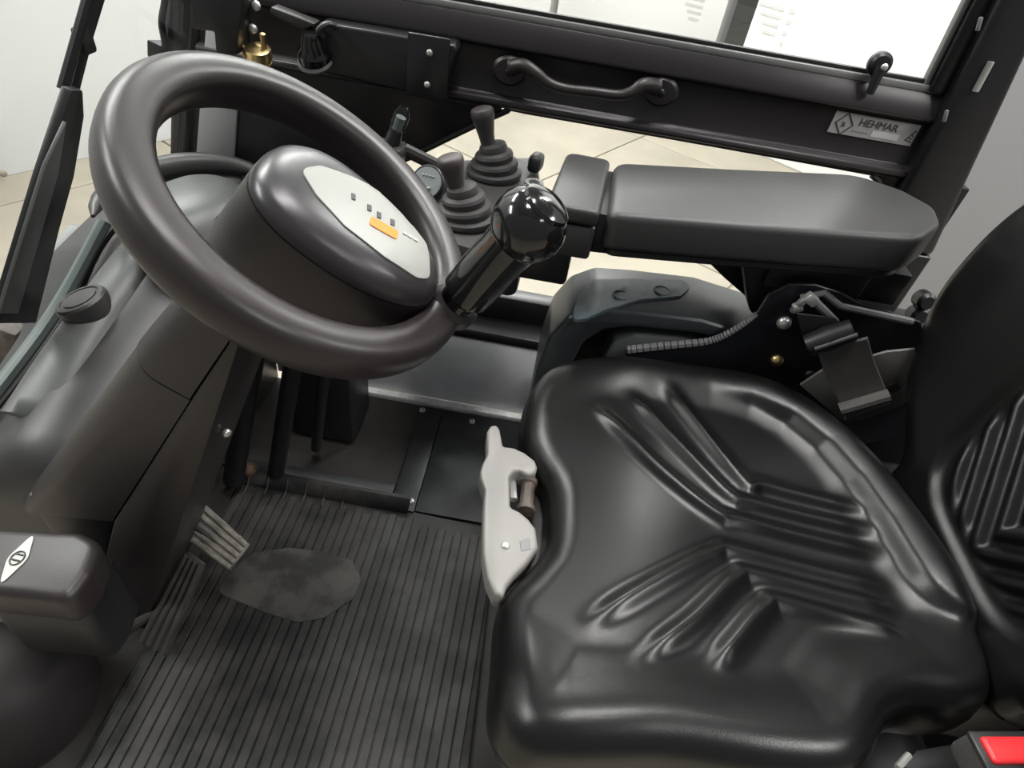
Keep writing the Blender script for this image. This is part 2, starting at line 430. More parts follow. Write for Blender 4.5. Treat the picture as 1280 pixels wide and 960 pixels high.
# lock housing on the front of the door
lk = fin('lock_housing', prism(rpoly([(PY(398, 36, 1.17).x, PY(405, 28, 1.17).z), (PY(575, 62, 1.17).x, PY(575, 56, 1.17).z), (PY(548, 124, 1.17).x, PY(548, 124, 1.17).z), (PY(400, 96, 1.17).x, PY(415, 92, 1.17).z)], .012, 4), 'y', 1.165, 1.215, .008, 3), 'door_black', door)
q = PY(535, 85, 1.163)
fin('lock_plate', box(q, (.075, .006, .105), .003), 'door_black', lk)
for s in ((537, 66), (534, 106)):
    fin('screw', dome(PY(*s, 1.160), (0, -1, 0), .006, .004, 10), 'steel', lk)

# front of the cab: A pillar, windscreen, wiper
WN = Vector((1, 0, -.29)).normalized(); WP = Vector((-.79, 0, .5))
def PW(px, py, off=0):
    d = ray(px, py); p0 = WP + WN*off; return CAM + d*((p0-CAM).dot(WN)/d.dot(WN))
ap = thing('trim_3', 'black front cab pillar at the windscreen edge', None, (-.78, 1.24, .26), kind='structure')
pt, pb = PW(248, 0), PW(231, 215)
fin('pillar', prism(rpoly([(pb.x-.10, .26), (pb.x-.045, .26), (pt.x+.22, 1.62), (pt.x+.165, 1.62)], 0), 'y', 1.215, 1.265, .006), 'door_black', ap)
yv = PW(248, 0).y
d_ = (pt-pb).normalized()
fin('windscreen_post', tube([pb-d_*.3, pt+d_*.7], .016, 10), 'door_black', ap)
g0, g1 = PY(256, 30, 1.20), PY(296, 190, 1.20)
fin('pillar_panel', slab([PY(258, 20, 1.205), PY(303, 30, 1.205), PY(292, 198, 1.205), PY(244, 205, 1.205)], .008, .002), 'grey_panel', ap)

win = thing('window_1', 'clear cab windscreen with a dark lower seal', None, (-.83, .8, .35), kind='structure')
pw = lambda y, z: Vector((-.79 + .29*(z-.5), y, z))
fin('windscreen_pane', slab([pw(.10, .18), pw(.62, .325), pw(.80, .385), pw(.95, .50), pw(1.20, .515), pw(1.20, 1.6), pw(.10, 1.6)], .005, 0), 'glass', win)
fin('lower_seal', tube(smooth_path([pw(.30, .23), pw(.635, .332), pw(.80, .387), pw(.94, .50), pw(1.2, .515)], 6), .008, 8), 'seal', win)
fin('glass_edge', tube(smooth_path([pw(.30, .262), pw(.635, .368), pw(.79, .43), pw(.93, .53)], 6), .012, 8), 'hose', win)

wp = thing('windscreen_wiper', 'black twin-rod wiper arm with a wide grey-topped base on the windscreen', 'wiper', PW(5, 350, .02))
w0, w1, w2, w3 = PW(-14, 410, .02), PW(38, 220, .025), PW(82, 105, .03), PW(118, -30, .03)
base = [PW(-17, 400, .02), PW(33, 400, .02), PW(62, 281, .02), PW(80, 215, .02), PW(92, 140, .02), PW(90, 106, .02), PW(75, 106, .02), PW(39, 215, .02)]
fin('arm_cover', slab(base, .016, .004), 'plastic_black', wp)
fin('cover_inlay', slab([PW(-6, 390, .037), PW(18, 390, .037), PW(68, 215, .037), PW(78, 150, .037), PW(52, 205, .037)], .006, .001), 'cowl', wp)
fin('rod', tube([PW(78, 112, .012), PW(97, 45, .012), PW(121, -40, .012)], .0075, 8), 'plastic_black', wp)
fin('rod', tube([PW(84, 140, .012), PW(108, 45, .012), PW(134, -40, .012)], .008, 8), 'plastic_black', wp)
fin('rod_clip', box(PW(105, 50, .012), (.016, .026, .035), .005), 'plastic_black', wp)
fin('rod', tube([PW(74, 180, .012), PW(92, 100, .012), PW(112, 42, .012)], .004, 8), 'plastic_black', wp)
# parts seen beside the far pillar
hk = thing('hose_hanger', 'black cable hook and cross bar beside the front pillar', 'bracket', PW(215, 80))
fin('bar', tube([PW(222, -40, -.05), PW(212, 62, -.05)], .012, 8), 'plastic_black', hk)
fin('hook', tube(smooth_path([PW(207, -30, -.05), PW(206, 0, -.05), PW(202, 28, -.05), PW(206, 55, -.05), PW(206, 80, -.05)], 5), .006, 8), 'plastic_black', hk)
fin('cross_piece', slab([PW(203, 58, -.05), PW(258, 58, -.05), PW(262, 76, -.05), PW(203, 80, -.05)], .03, .004), 'plastic_black', hk)

# fittings at the front corner of the door
jb = thing('junction_box', 'black bolted box above the brass plug in the cab corner', 'box', PY(285, 60, 1.15))
fin('box_body', slab([PY(256, -20, 1.16), PY(320, -10, 1.16), PY(312, 60, 1.16), PY(286, 62, 1.16), PY(284, 32, 1.16), PY(257, 28, 1.16)], -.05, .004), 'plastic_black', jb)
fin('box_plate', slab([PY(284, -6, 1.155), PY(318, 0, 1.155), PY(309, 56, 1.155), PY(281, 44, 1.155)], .006, .002), 'door_black', jb)
for q in ((284, 3), (320, 7), (281, 31), (316, 36)):
    fin('bolt', dome(PY(*q, 1.147), (0, -1, .2), .008, .006, 8), 'steel', jb)
br = thing('brass_plug', 'small brass screw plug with a pin beside the wheel rim', 'plug', PY(326, 82, 1.12))
c = PY(327, 84, 1.14)
ax = Vector((.05, -.25, .95)).normalized()
fin('plug_body', lathe([(.021, 0), (.021, .012), (.019, .013), (.019, .018), (.022, .019), (.022, .034), (.016, .037), (.0001, .037)], c, ax, 20), 'brass', br)
fin('pin', tube([c+ax*.036+Vector((.012, 0, 0)), c+ax*.062+Vector((.014, 0, 0))], .005, 8), 'brass', br)
fin('loop', tube(smooth_path([c+ax*.03+Vector((-.022, 0, 0)), c+ax*.036+Vector((-.030, 0, 0)), c+ax*.02+Vector((-.030, 0, 0)), c+ax*.008+Vector((-.022, 0, 0))], 4), .003, 6), 'brass', br)
ls = thing('door_light', 'small black round lamp with a pale ring under a dark visor', 'lamp', PY(396, 80, 1.14))
c = PY(395, 78, 1.17)
fin('lamp_ring', lathe([(.032, 0), (.034, .004), (.032, .008), (.0001, .008)], c, (-.1, -.4, .9), 24), 'seal_grey', ls)
fin('lamp_body', lathe([(.030, .006), (.030, .022), (.022, .032), (.019, .050), (.014, .058), (.0001, .059)], c, (.05, -.35, .93), 24), 'gloss_black', ls)
fin('visor', slab([PY(338, 8, 1.15), PY(394, 30, 1.15), PY(380, 39, 1.15), PY(336, 18, 1.15)], .03, .004), 'cowl_dark', ls)
fin('cable', tube(smooth_path([PY(404, 46, 1.15), PY(398, 38, 1.14), PY(410, 30, 1.15), PY(420, 34, 1.165)], 5), .005, 8), 'cowl_dark', ls)

# ------------------------------------------------------------------ dashboard
def zt(y): return float(np.interp(y, [.30, .45, .55, .65, .80, .95, 1.15], [.345, .39, .42, .455, .505, .55, .575]))
def zw(y): return float(np.interp(y, [.30, .45, .635, .80, .94, 1.15], [.225, .275, .335, .388, .485, .512]))
rings = []
for y in np.linspace(.485, 1.15, 26):
    z, z_w = zt(y), zw(y); xw = -.79+.29*(z_w-.5)+.006
    f = min(1, (y-.485)/.05); r = .03*(1-math.sqrt(max(0, 1-(1-f)**2)))
    prof = [(xw, z_w-r), (xw+.03, z_w+.016-r), (-.735, z-.028-r), (-.69, z-r), (-.64, z-.004-r), (-.59, z-.02-r), (-.545, z-.055), (-.545, z-.11), (-.61, .26), (-.62, -.005), (-.93, -.005), (-.93, z_w-.06)]
    rings.append([(p[0], y, p[1]) for p in prof])
dash = thing('dashboard', 'grey moulded dashboard below the windscreen with a round cap', 'dashboard', (-.68, .78, 0))
fin('dash_body', loft(rings), 'cowl_dark', dash, angle=60)
# pale moulded swell along the windscreen
sw = []
for y in np.linspace(.56, 1.0, 20):
    t = (y-.56)/.44; h = .020*math.sin(math.pi*min(1, t*1.0+.02))**.6
    c = Vector((-.706+.03*t, y, zt(y)-.012))
    sw.append([c+Vector((.042*math.cos(a), 0, h*math.sin(a)*1.3)) for a in np.linspace(0, 2*math.pi, 20, endpoint=False)])
fin('dash_swell', loft(sw), 'cowl', dash, angle=60)
c = PZ(105, 380, .494); nd = Vector((-.26, -.05, .8)).normalized()
cap = fin('round_cap', lathe([(.040, -.03), (.040, .008), (.037, .012), (.031, .013), (.030, .011), (.0001, .011)], c, nd, 32), 'cowl_dark', dash)
fin('cap_face', lathe([(.026, .010), (.026, .013), (.020, .014), (.0001, .014)], c, nd, 24), 'plastic_grey', cap)
# instrument binnacle behind the wheel hub
bn = []
cb = Vector((-.60, .93, .55))
for t in np.linspace(0, 1, 9):
    r = .11*math.sqrt(1-(t*.92)**2)+.02
    bn.append([cb+Vector((.75*r*math.cos(a), 1.0*r*math.sin(a), .075*t)) for a in np.linspace(0, 2*math.pi, 28, endpoint=False)])
fin('binnacle', loft(bn), 'cowl', dash, angle=60)
hoodp = []
for a in np.linspace(math.radians(60), math.radians(215), 16):
    hoodp.append(cb+Vector((.145*math.cos(a), .165*math.sin(a), .05)))
fin('binnacle_hood', tube(hoodp, [.003+.020*math.sin(math.pi*k/15)**.7 for k in range(16)], 12), 'cowl_dark', dash)
fin('side_swell', tube(smooth_path([(-.78, 1.12, .46), (-.74, 1.09, .515), (-.68, 1.08, .545), (-.60, 1.11, .55)], 6), .040, 14), 'cowl', dash)
c = PZ(270, 272, .61)
fin('pointer_mark', slab([c, c+Vector((.016, .0, -.006)), c+Vector((.004, .026, .004))], .003, 0), 'ink', dash)

# ------------------------------------------------------------------ outside, just ahead of the windscreen
ms = thing('mast_bracket', 'grey steel mast plate with bolt heads outside the windscreen', 'bracket', PW(100, 330, -.25))
fin('plate', slab([PW(40, 330, -.22), PW(86, 279, -.22), PW(140, 283, -.22), PW(150, 420, -.22), PW(40, 430, -.22)], -.03, .004), 'mast_grey', ms)
for q, r in (((106, 297), .022), (((86, 318)), .032)):
    fin('bolt', dome(PW(*q, -.16), WN, r, r*.7, 12), 'mast_grey', ms)
fin('tilt_cylinder', tube([PW(40, 410, -.12), PW(75, 365, -.12), PW(135, 292, -.12)], .020, 14), 'hose', ms)
fin('cylinder_collar', tube([PW(62, 381, -.12), PW(78, 361, -.12)], .026, 14), 'cowl', ms)
fin('grease_nipple', dome(PW(118, 340, -.1), WN, .010, .012), 'label_white', ms)
fin('base_block', slab([PW(20, 420, -.2), PW(60, 380, -.2), PW(70, 440, -.2), PW(20, 480, -.2)], .05, .01), 'worn_brown', ms)

# ------------------------------------------------------------------ steering column
YC = .452
def pc(px, py): p = PY(px, py, YC); return (p.x, p.z)
col = thing('steering_column', 'dark brown plastic steering column with seamed side covers', 'column', (-.55, .53, 0))
A0, B0, C0, D0 = pc(212, 375), pc(300, 405), pc(140, 655), pc(12, 640)
S0, S1 = pc(150, 452), pc(238, 500)                # cross seam on the side
T0, T1 = pc(290, 420), pc(140, 652)                # long seam
def lerp(a, b, t): return (a[0]+(b[0]-a[0])*t, a[1]+(b[1]-a[1])*t)
g = .0012
# side covers with a broad rounded leading edge
def soft_cover(poly, nm, lead):
    """side cover: outline in x,z; the edge poly[lead]->poly[lead+1] is rolled away from the viewer"""
    P, Q = poly[lead[0]], poly[lead[1]]; Pb, Qb = poly[lead[2]], poly[lead[3]]
    rings = []
    for t in np.linspace(0, 1, 14):
        e = lerp(P, Q, t); f = lerp(Pb, Qb, t)
        ring = []
        L = math.hypot(f[0]-e[0], f[1]-e[1]); ux, uz = (f[0]-e[0])/L, (f[1]-e[1])/L
        R = .042
        for a in np.linspace(0, math.pi/2, 8):
            k = R*(1-math.cos(a)); ring.append((e[0]+ux*k, YC+R*(1-math.sin(a)), e[1]+uz*k))
        ring.append((f[0], YC, f[1])); ring.append((f[0], .62, f[1])); ring.append((e[0], .62, e[1]))
        rings.append(ring)
    return fin(nm, loft(rings), 'plastic', col, angle=50)
soft_cover([A0, (S0[0], S0[1]+g), T0, (S1[0]-.001, S1[1]+g)], 'upper_cover', (0, 1, 2, 3))
soft_cover([(S0[0], S0[1]-g), D0, (S1[0]-.001, S1[1]-g), T1], 'lower_cover', (0, 1, 2, 3))
E0, E1, E2 = pc(304, 412), pc(262, 545), pc(176, 800)
rear = [(T0[0]+.0012, T0[1]), (E0[0], E0[1]), (E1[0], E1[1]), (E2[0], E2[1]), (E2[0]-.10, E2[1]), (T1[0]+.0012, T1[1]-.002), (S1[0]+.0005, S1[1])]
fin('rear_cover', prism(rear, 'y', YC+.001, .60, .0025, 2), 'plastic', col)
fin('column_core', prism([lerp(A0, B0, .15), lerp(A0, B0, .8), lerp(D0, C0, .8), lerp(D0, C0, .2)], 'y', YC+.012, .61, .004), 'plastic_black', col)
fin('lower_core', prism([(-.66, .36), (-.53, .36), (-.605, .0), (-.66, .0)], 'y', YC+.01, .60, .006), 'plastic_black', col)
fin('cover_screw', dome(PY(236, 533, .50)+Vector((.05, 0, 0)), (.8, -.5, .2), .006, .004, 8), 'steel', col)

# small side box with an emblem in front of the column
eb = thing('brake_housing', 'black housing with a white oval emblem beside the steering column', 'housing', (-.60, .34, 0))
zt_ = .40
hb = [PZ(-60, 655, zt_), PZ(100, 662, zt_), PZ(128, 676, zt_), PZ(112, 715, zt_), PZ(86, 752, zt_), PZ(40, 745, zt_), PZ(-60, 735, zt_)]
hb = [(p.x, p.y) for p in hb]
fin('housing_top', prism(rpoly(hb, [.0, .02, .03, .02, .03, .02, 0], 5), 'z', .335, zt_, .014, 4), 'plastic', eb)
h2 = [(x-.012 if x > -.6 else x, y+.012) for x, y in hb]
fin('housing_body', prism(rpoly(h2, .02, 4), 'z', .20, .333, .006, 2), 'plastic_black', eb)
fin('lower_post', lathe([(.115, 0), (.113, .04), (.106, .075), (.092, .108), (.072, .132), (.045, .147), (.02, .152), (.0001, .153)], (-.70, .30, .0), (.0, 0, 1), 28), 'soft_black', eb)
ec = PZ(22, 698, zt_+.001); ed = (PZ(38, 677, zt_)-PZ(8, 722, zt_)).normalized(); ep = Vector((-ed.y, ed.x, 0))
b = bmesh.new()
def flatpoly(pts, z0, th, bm=None):
    bm = bm or bmesh.new()
    A = [bm.verts.new((p[0], p[1], z0)) for p in pts]; B = [bm.verts.new((p[0], p[1], z0+th)) for p in pts]; n = len(pts)
    bm.faces.new(A[::-1]); bm.faces.new(B)
    for i in range(n): bm.faces.new((A[i], A[(i+1) % n], B[(i+1) % n], B[i]))
    return bm
ov = []
for k in range(40):
    t = 2*math.pi*k/40
    rr = .030*abs(math.cos(t))**6 + .0
    q = ec+ed*(.016*math.cos(t)+math.copysign(rr*.55, math.cos(t)))+ep*(.011*math.sin(t))
    ov.append(q)
fin('emblem', flatpoly(ov, zt_+.0002, .0012), 'label_white', eb, label='white pointed oval emblem')
fin('emblem_ring', tube([ec+ed*.0095*math.cos(a)+ep*.0075*math.sin(a)+Vector((0, 0, .0012)) for a in np.linspace(0, 6.2, 24)], .0009, 6), 'plastic_grey', eb)
for s in (-.004, .004):
    fin('emblem_bar', tube([ec+ed*s-ep*.005+Vector((0, 0, .0012)), ec+ed*(s+.002)+ep*.005+Vector((0, 0, .0012))], .0012, 6), 'plastic_grey', eb)

# ------------------------------------------------------------------ pedals
def pedal(label, corners, z0s, nrib, along, armto, mt):
    P = [PZ(*c, z) for c, z in zip(corners, z0s)]
    cen = sum(P, Vector())/4
    n = (P[1]-P[0]).cross(P[3]-P[0]).normalized()
    if n.z < 0: n = -n
    t = thing('pedal', label, 'pedal', (cen.x, cen.y, 0))
    fin('pedal_pad', slab(P, -.010 if (P[1]-P[0]).cross(P[2]-P[1]).z > 0 else .010, .003), mt, t)
    for k in range(nrib):
        u = (k+.5)/nrib
        if along: a, b = P[0].lerp(P[3], u), P[1].lerp(P[2], u)
        else: a, b = P[0].lerp(P[1], u), P[3].lerp(P[2], u)
        d = (b-a).normalized()
        fin('rib', tube([a+d*.003+n*.000, b-d*.003+n*.000], .0050, 8), mt, t)
    fin('pedal_arm', tube(smooth_path([cen-n*.01, cen+(Vector(armto)-cen)*.5+Vector((-.02, 0, -.02)), Vector(armto)], 5), .010, 10), 'pedal_dark', t)
    return t
pedal('worn ribbed brake pedal with a wide pale pad above the mat', [(256, 630), (312, 680), (287, 714), (236, 678)], (.15, .12, .095, .125), 5, True, (-.575, .62, .24), 'pedal')
pedal('long dark ribbed accelerator pedal hinged low on the mat', [(232, 690), (254, 706), (207, 822), (172, 800)], (.16, .16, .035, .035), 4, False, (-.60, .43, .02), 'pedal_dark')

fw = thing('pedal_linkage', 'black linkage rods and rusty end under the steering wheel', 'linkage', (-.50, .80, 0))
for q0, q1, r in (((330, 470), (292, 600), .022), ((380, 470), (345, 590), .018), ((415, 470), (395, 560), .012)):
    fin('rod', tube([PY(*q0, .80)+Vector((0, 0, .1)), PZ(*q1, .03)], r, 12), 'plastic_black', fw)
fin('rod_end', dome(PZ(312, 588, .02), (0, -.3, 1), .018, .022, 14), 'rust', fw)
fin('rod_foot', lathe([(.03, 0), (.028, .01), (.0001, .012)], PZ(330, 596, .0), (0, 0, 1), 16), 'floor_steel', fw)
fin('valve_block', box((-.43, 1.03, .15), (.15, .14, .30), .01), 'plastic_black', fw)

# ------------------------------------------------------------------ floor mat
fm = thing('floor_mat', 'worn black ribbed rubber mat on the cab floor', 'mat', (-.24, .5, -.008))
fin('mat_sheet', prism(rpoly([(-.56, .13), (.045, .13), (.025, .79), (-.08, .795), (-.56, .815)], .02, 4), 'z', -.008, .000, .002), 'mat_rubber', fm)
ribm = None
for k in range(31):
    x = -.545+k*.0187
    y1 = .765 if x > -.16 else .782
    r = fin('rib', span((x-.0080, .14, -.001), (x+.0080, y1-.012*(k % 2), .0040 if k % 2 else .0030), .0010, 1), 'mat_rubber', fm)
hp_ = [(PZ(*q, .006).x, PZ(*q, .006).y) for q in ((285, 712), (318, 690), (360, 684), (400, 688), (440, 700), (452, 722), (442, 748), (405, 772), (372, 778), (330, 765), (300, 752), (270, 740))]
fin('heel_pad', prism(rpoly(hp_, .02, 4), 'z', .000, .0050, .0015), 'mat_dust', fm)
lipr = []
for x in np.linspace(-.56, -.18, 8):
    lipr.append([(x, .790, .0), (x, .800, .018), (x, .812, .026), (x, .822, .024), (x, .822, -.004), (x, .790, -.004)])
fin('raised_edge', loft(lipr), 'mat_rubber', fm)
for k in range(6):
    x = -.54+k*.043
    fin('edge_rib', tube([(x, .770, .002), (x, .789, .004), (x, .800, .018), (x, .808, .024)], .003, 8), 'mat_rubber', fm)

# ------------------------------------------------------------------ steering wheel
RW = .16; wc = Vector((-.221, .527, .851)); wn = Vector((.69, -.026, 1)).normalized()
wa = Vector((0, 1, 0)).cross(wn).normalized(); wb = wn.cross(wa)
def WL(u, v, h=0): return wc+wa*u+wb*v+wn*h
sw_ = thing('steering_wheel', 'dark plastic steering wheel with a padded hub and a spinner knob', 'steering wheel', wc-wn*.12)
bm = bmesh.new(); N, K = 96, 24; rr = []
for i in range(N):
    t = 2*math.pi*i/N; e = wa*math.cos(t)+wb*math.sin(t); ring = []
    for k in range(K):
        a = 2*math.pi*k/K
        ca, sa = math.cos(a), math.sin(a)
        rx = .0215*math.copysign(abs(ca)**.72, ca); rz = .0230*math.copysign(abs(sa)**.72, sa)
        ring.append(bm.verts.new(wc+e*(RW+rx)+wn*rz))
    rr.append(ring)
for i in range(N):
    x, y = rr[i], rr[(i+1) % N]
    for k in range(K): bm.faces.new((x[k], x[(k+1) % K], y[(k+1) % K], y[k]))
fin('rim', bm, 'rim', sw_)
# hub: egg-shaped pad that reaches the rim on the driver's side
def hub_ring(h, s, du=0.0):
    out = []
    for k in range(64):
        t = 2*math.pi*k/64; c, s_ = math.cos(t), math.sin(t)
        L = .100 if c > 0 else .102
        wv = .068*(1-.18*c)
        out.append(WL(.040+du+L*s*math.copysign(abs(c)**.85, c), -.014+wv*s*math.copysign(abs(s_)**.85, s_), h))
    return out
HT = .022
fin('hub_skirt', loft([hub_ring(-.085, .98, -.004), hub_ring(-.05, 1.0, -.002), hub_ring(-.004, 1.0), hub_ring(HT-.004, .99)]), 'plastic', sw_)
fin('hub_groove', loft([hub_ring(HT-.006, .975), hub_ring(HT-.001, .975)]), 'plastic_black', sw_)
pad = fin('hub_pad', loft([hub_ring(HT-.001, .985), hub_ring(HT+.003, .98), hub_ring(HT+.010, .95), hub_ring(HT+.016, .88), hub_ring(HT+.020, .76), hub_ring(HT+.0225, .58), hub_ring(HT+.0235, .36), hub_ring(HT+.024, .12)]), 'hub', sw_, angle=60)
def dome_h(u, v):
    c = (u-.040)/.101; s_ = (v+.014)/(.068*(1-.18*max(-1, min(1, c))))
    s = (abs(c)**(2/.85)+abs(s_)**(2/.85))**.425
    return HT+float(np.interp(s, [.12, .36, .58, .76, .88, .95, .98], [.024, .0235, .0225, .020, .016, .010, .003]))
def on_hub(pts, th, name, mt, parent, rings=7, dense=4):
    """thin printed patch that follows the curved hub"""
    P = []
    for i in range(len(pts)):
        a, b = Vector(pts[i]), Vector(pts[(i+1) % len(pts)])
        P += [a.lerp(b, k/dense) for k in range(dense)]
    cen = sum(P, Vector((0, 0)))/len(P)
    bm = bmesh.new(); V = []
    for r in range(rings):
        s = 1-r/rings
        V.append([bm.verts.new(WL(*(cen+(p-cen)*s), dome_h(*(cen+(p-cen)*s))+th)) for p in P])
    c = bm.verts.new(WL(*cen, dome_h(*cen)+th)); n = len(P)
    for x, y in zip(V, V[1:]):
        for k in range(n): bm.faces.new((x[k], x[(k+1) % n], y[(k+1) % n], y[k]))
    for k in range(n): bm.faces.new((V[-1][k], V[-1][(k+1) % n], c))
    base = [bm.verts.new(v.co-wn*(th+.0006)) for v in V[0]]
    for k in range(n): bm.faces.new((V[0][k], V[0][(k+1) % n], base[(k+1) % n], base[k]))
    return fin(name, bm, mt, parent, angle=60)
def hub_uv(px, py):
    h = HT+.02
    for _ in range(6):
        d = ray(px, py); p = CAM+d*((wc+wn*h-CAM).dot(wn)/d.dot(wn))-wc
        u, v = p.dot(wa), p.dot(wb); h = dome_h(u, v)
    for _ in range(60):
        if dome_h(u, v) >= HT+.0115: break
        u, v = .04+(u-.04)*.985, -.014+(v+.014)*.985
    return (u, v)
lab = rpoly([hub_uv(*q) for q in ((374, 212), (400, 208), (440, 222), (480, 243), (515, 275), (532, 305), (536, 350), (520, 348), (480, 322), (430, 283), (395, 245))], .014, 5)
lb = on_hub(lab, .0014, 'hub_label', 'label_white', pad, rings=10, dense=2)
lb['label'] = 'pale label with an orange bar on the hub'
on_hub(rpoly([hub_uv(*q) for q in ((463, 272), (497, 291), (494, 301), (460, 282))], .003, 3), .0024, 'orange_bar', 'orange', lb.parent, 3)
for q in ((440, 247), (460, 261), (472, 270), (489, 279)):
    on_hub([hub_uv(q[0]+a, q[1]+b) for a, b in ((-2, -4), (3, -2), (3, 5), (-2, 3))], .0024, 'icon', 'ink', pad, 2, 1)
for k in range(3):
    on_hub([hub_uv(502+7*k+a, 290+4*k+b) for a, b in ((0, 0), (5, 3), (5, 6), (0, 3))], .0024, 'print_line', 'print_grey', pad, 2, 1)
# dark spoke under the pad and the shaft
fin('spoke', loft([[WL(.0, -.035, -.05), WL(.15, -.022, -.014), WL(.15, .022, -.014), WL(.0, .035, -.05)], [WL(.0, -.035, -.02), WL(.15, -.022, .006), WL(.15, .022, .006), WL(.0, .035, -.02)]]), 'plastic', sw_)
fin('shaft', lathe([(.05, -.13), (.05, -.07), (.0001, -.07)], wc+wa*.02, wn, 24), 'plastic_black', sw_)
# spinner knob
kd = Vector((.50, -.05, .86)).normalized()
kb = WL(.166, 0, .015)
kn = fin('knob_stem', lathe([(.020, 0), (.022, .010), (.021, .014), (.021, .020), (.026, .026), (.0275, .060), (.026, .092), (.027, .108)], kb, kd, 28), 'gloss_black', sw_)
KB = kb+kd*.106
fin('spinner_knob', lathe([(.020, -.004), (.028, .002), (.034, .011), (.0365, .022), (.0355, .034), (.030, .045), (.022, .052), (.011, .056), (.0001, .057)], KB, kd, 40), 'gloss_black', sw_)
fin('knob_cap', lathe([(.025, .0500), (.0235, .0535), (.016, .0575), (.0001, .0590)], KB, kd, 32), 'gloss_black', sw_)
fin('knob_clamp', lathe([(.026, -.006), (.027, .006), (.022, .012), (.0001, .012)], kb, kd, 24), 'rim', sw_)

# ------------------------------------------------------------------ seat
def seg_dist(X, Y, poly, closed=True):
    """distance of every point to a polyline, and the position along it"""
    SG = np.zeros(X.shape); seg_dist.side = SG; D = np.full(X.shape, 9.0); T = np.zeros(X.shape); n = len(poly); L = 0
    lens = [math.dist(poly[i], poly[(i+1) % n]) for i in range(n if closed else n-1)]; tot = sum(lens)
    for i in range(n if closed else n-1):
        a, b = np.array(poly[i]), np.array(poly[(i+1) % n]); ab = b-a; l2 = (ab**2).sum()
        t = np.clip(((X-a[0])*ab[0]+(Y-a[1])*ab[1])/l2, 0, 1)
        d = np.hypot(X-a[0]-t*ab[0], Y-a[1]-t*ab[1]); m = d < D
        SG[...] = np.where(m, np.sign(ab[0]*(Y-a[1])-ab[1]*(X-a[0])), SG)
        D = np.where(m, d, D); T = np.where(m, (L+t*lens[i])/tot, T); L += lens[i]
    return D, T
def catmull_closed(pts, n):
    P = np.array(pts, float); N = len(P); out = []
    for i in range(N):
        p0, p1, p2, p3 = P[i-1], P[i], P[(i+1) % N], P[(i+2) % N]
        for k in range(12):
            t = k/12
            out.append(.5*((2*p1)+(p2-p0)*t+(2*p0-5*p1+4*p2-p3)*t*t+(3*p1-p0-3*p2+p3)*t**3))
    out = np.array(out); seg = np.hypot(*(np.roll(out, -1, 0)-out).T); cum = np.concatenate([[0], np.cumsum(seg)])
    s = np.linspace(0, cum[-1], n, endpoint=False); oc = np.vstack([out, out[:1]])
    return np.stack([np.interp(s, cum, oc[:, 0]), np.interp(s, cum, oc[:, 1])], 1)
def cushion(outline, cen, height, place, edge_r, depth, NA=340, NR=84):
    """closed padded body: star-shaped outline, a relief on top, rolled edges and a flat back"""
    O = catmull_closed(outline, NA); cen = np.array(cen)
    rho = np.linspace(0, 1, NR+1)[1:]; rho = 1-(1-rho)**1.25
    X = cen[0]+(O[:, 0]-cen[0])[None]*rho[:, None]; Y = cen[1]+(O[:, 1]-cen[1])[None]*rho[:, None]
    D, _ = seg_dist(X, Y, [tuple(p) for p in O[::3]])
    D[-1] = 0
    f = np.clip(1-D/edge_r, 0, 1)
    H = height(X, Y, D) - edge_r*.95*(1-np.sqrt(np.maximum(0, 1-f**2)))
    bm = bmesh.new(); V = []
    cv = bm.verts.new(place(cen[0], cen[1], float(height(np.array([cen[0]]), np.array([cen[1]]), np.array([.2]))[0])))
    for i in range(NR): V.append([bm.verts.new(place(X[i, k], Y[i, k], H[i, k])) for k in range(NA)])
    for s, dz in ((1.012, .3), (1.012, .62), (.992, .9), (.96, 1.0)):
        V.append([bm.verts.new(place(cen[0]+(O[k, 0]-cen[0])*s, cen[1]+(O[k, 1]-cen[1])*s, H[-1, k]*(1-dz)-depth*dz)) for k in range(NA)])
    for k in range(NA): bm.faces.new((cv, V[0][k], V[0][(k+1) % NA]))
    for a, b in zip(V, V[1:]):
        for k in range(NA): bm.faces.new((a[k], b[k], b[(k+1) % NA], a[(k+1) % NA]))
    bm.faces.new(V[-1])
    return bm
seat = thing('driver_seat', 'black vinyl driver seat with moulded chevron ribs', 'seat', (.33, .52, -.008))
ZS = .500
so = [(.036, .30), (.034, .37), (.060, .415), (.078, .45), (.080, .50), (.074, .55), (.046, .60), (.030, .65), (.030, .725), (.052, .800), (.11, .838), (.22, .850), (.33, .856), (.42, .842), (.495, .80), (.552, .735), (.588, .66), (.610, .585), (.625, .50), (.622, .42), (.600, .345), (.555, .318), (.50, .312), (.462, .292), (.435, .258), (.395, .232), (.32, .222), (.22, .220), (.12, .206), (.070, .208), (.042, .24)]
def ln(*q):
    return [tuple(p[:2]) for p in smooth_path([PZ(x, y, ZS) for x, y in q], 7)]
RID = [ln((826, 478), (925, 595), (960, 606), (1090, 640)), ln((778, 484), (845, 555), (912, 617), (950, 628), (1108, 667)), ln((736, 498), (815, 580), (895, 640), (935, 650), (1120, 697)),
       ln((720, 788), (815, 730), (890, 690), (930, 688), (1130, 738)), ln((785, 836), (865, 775), (920, 722), (955, 718), (1136, 765)), ln((882, 848), (915, 805), (957, 757), (985, 752), (1138, 795))]
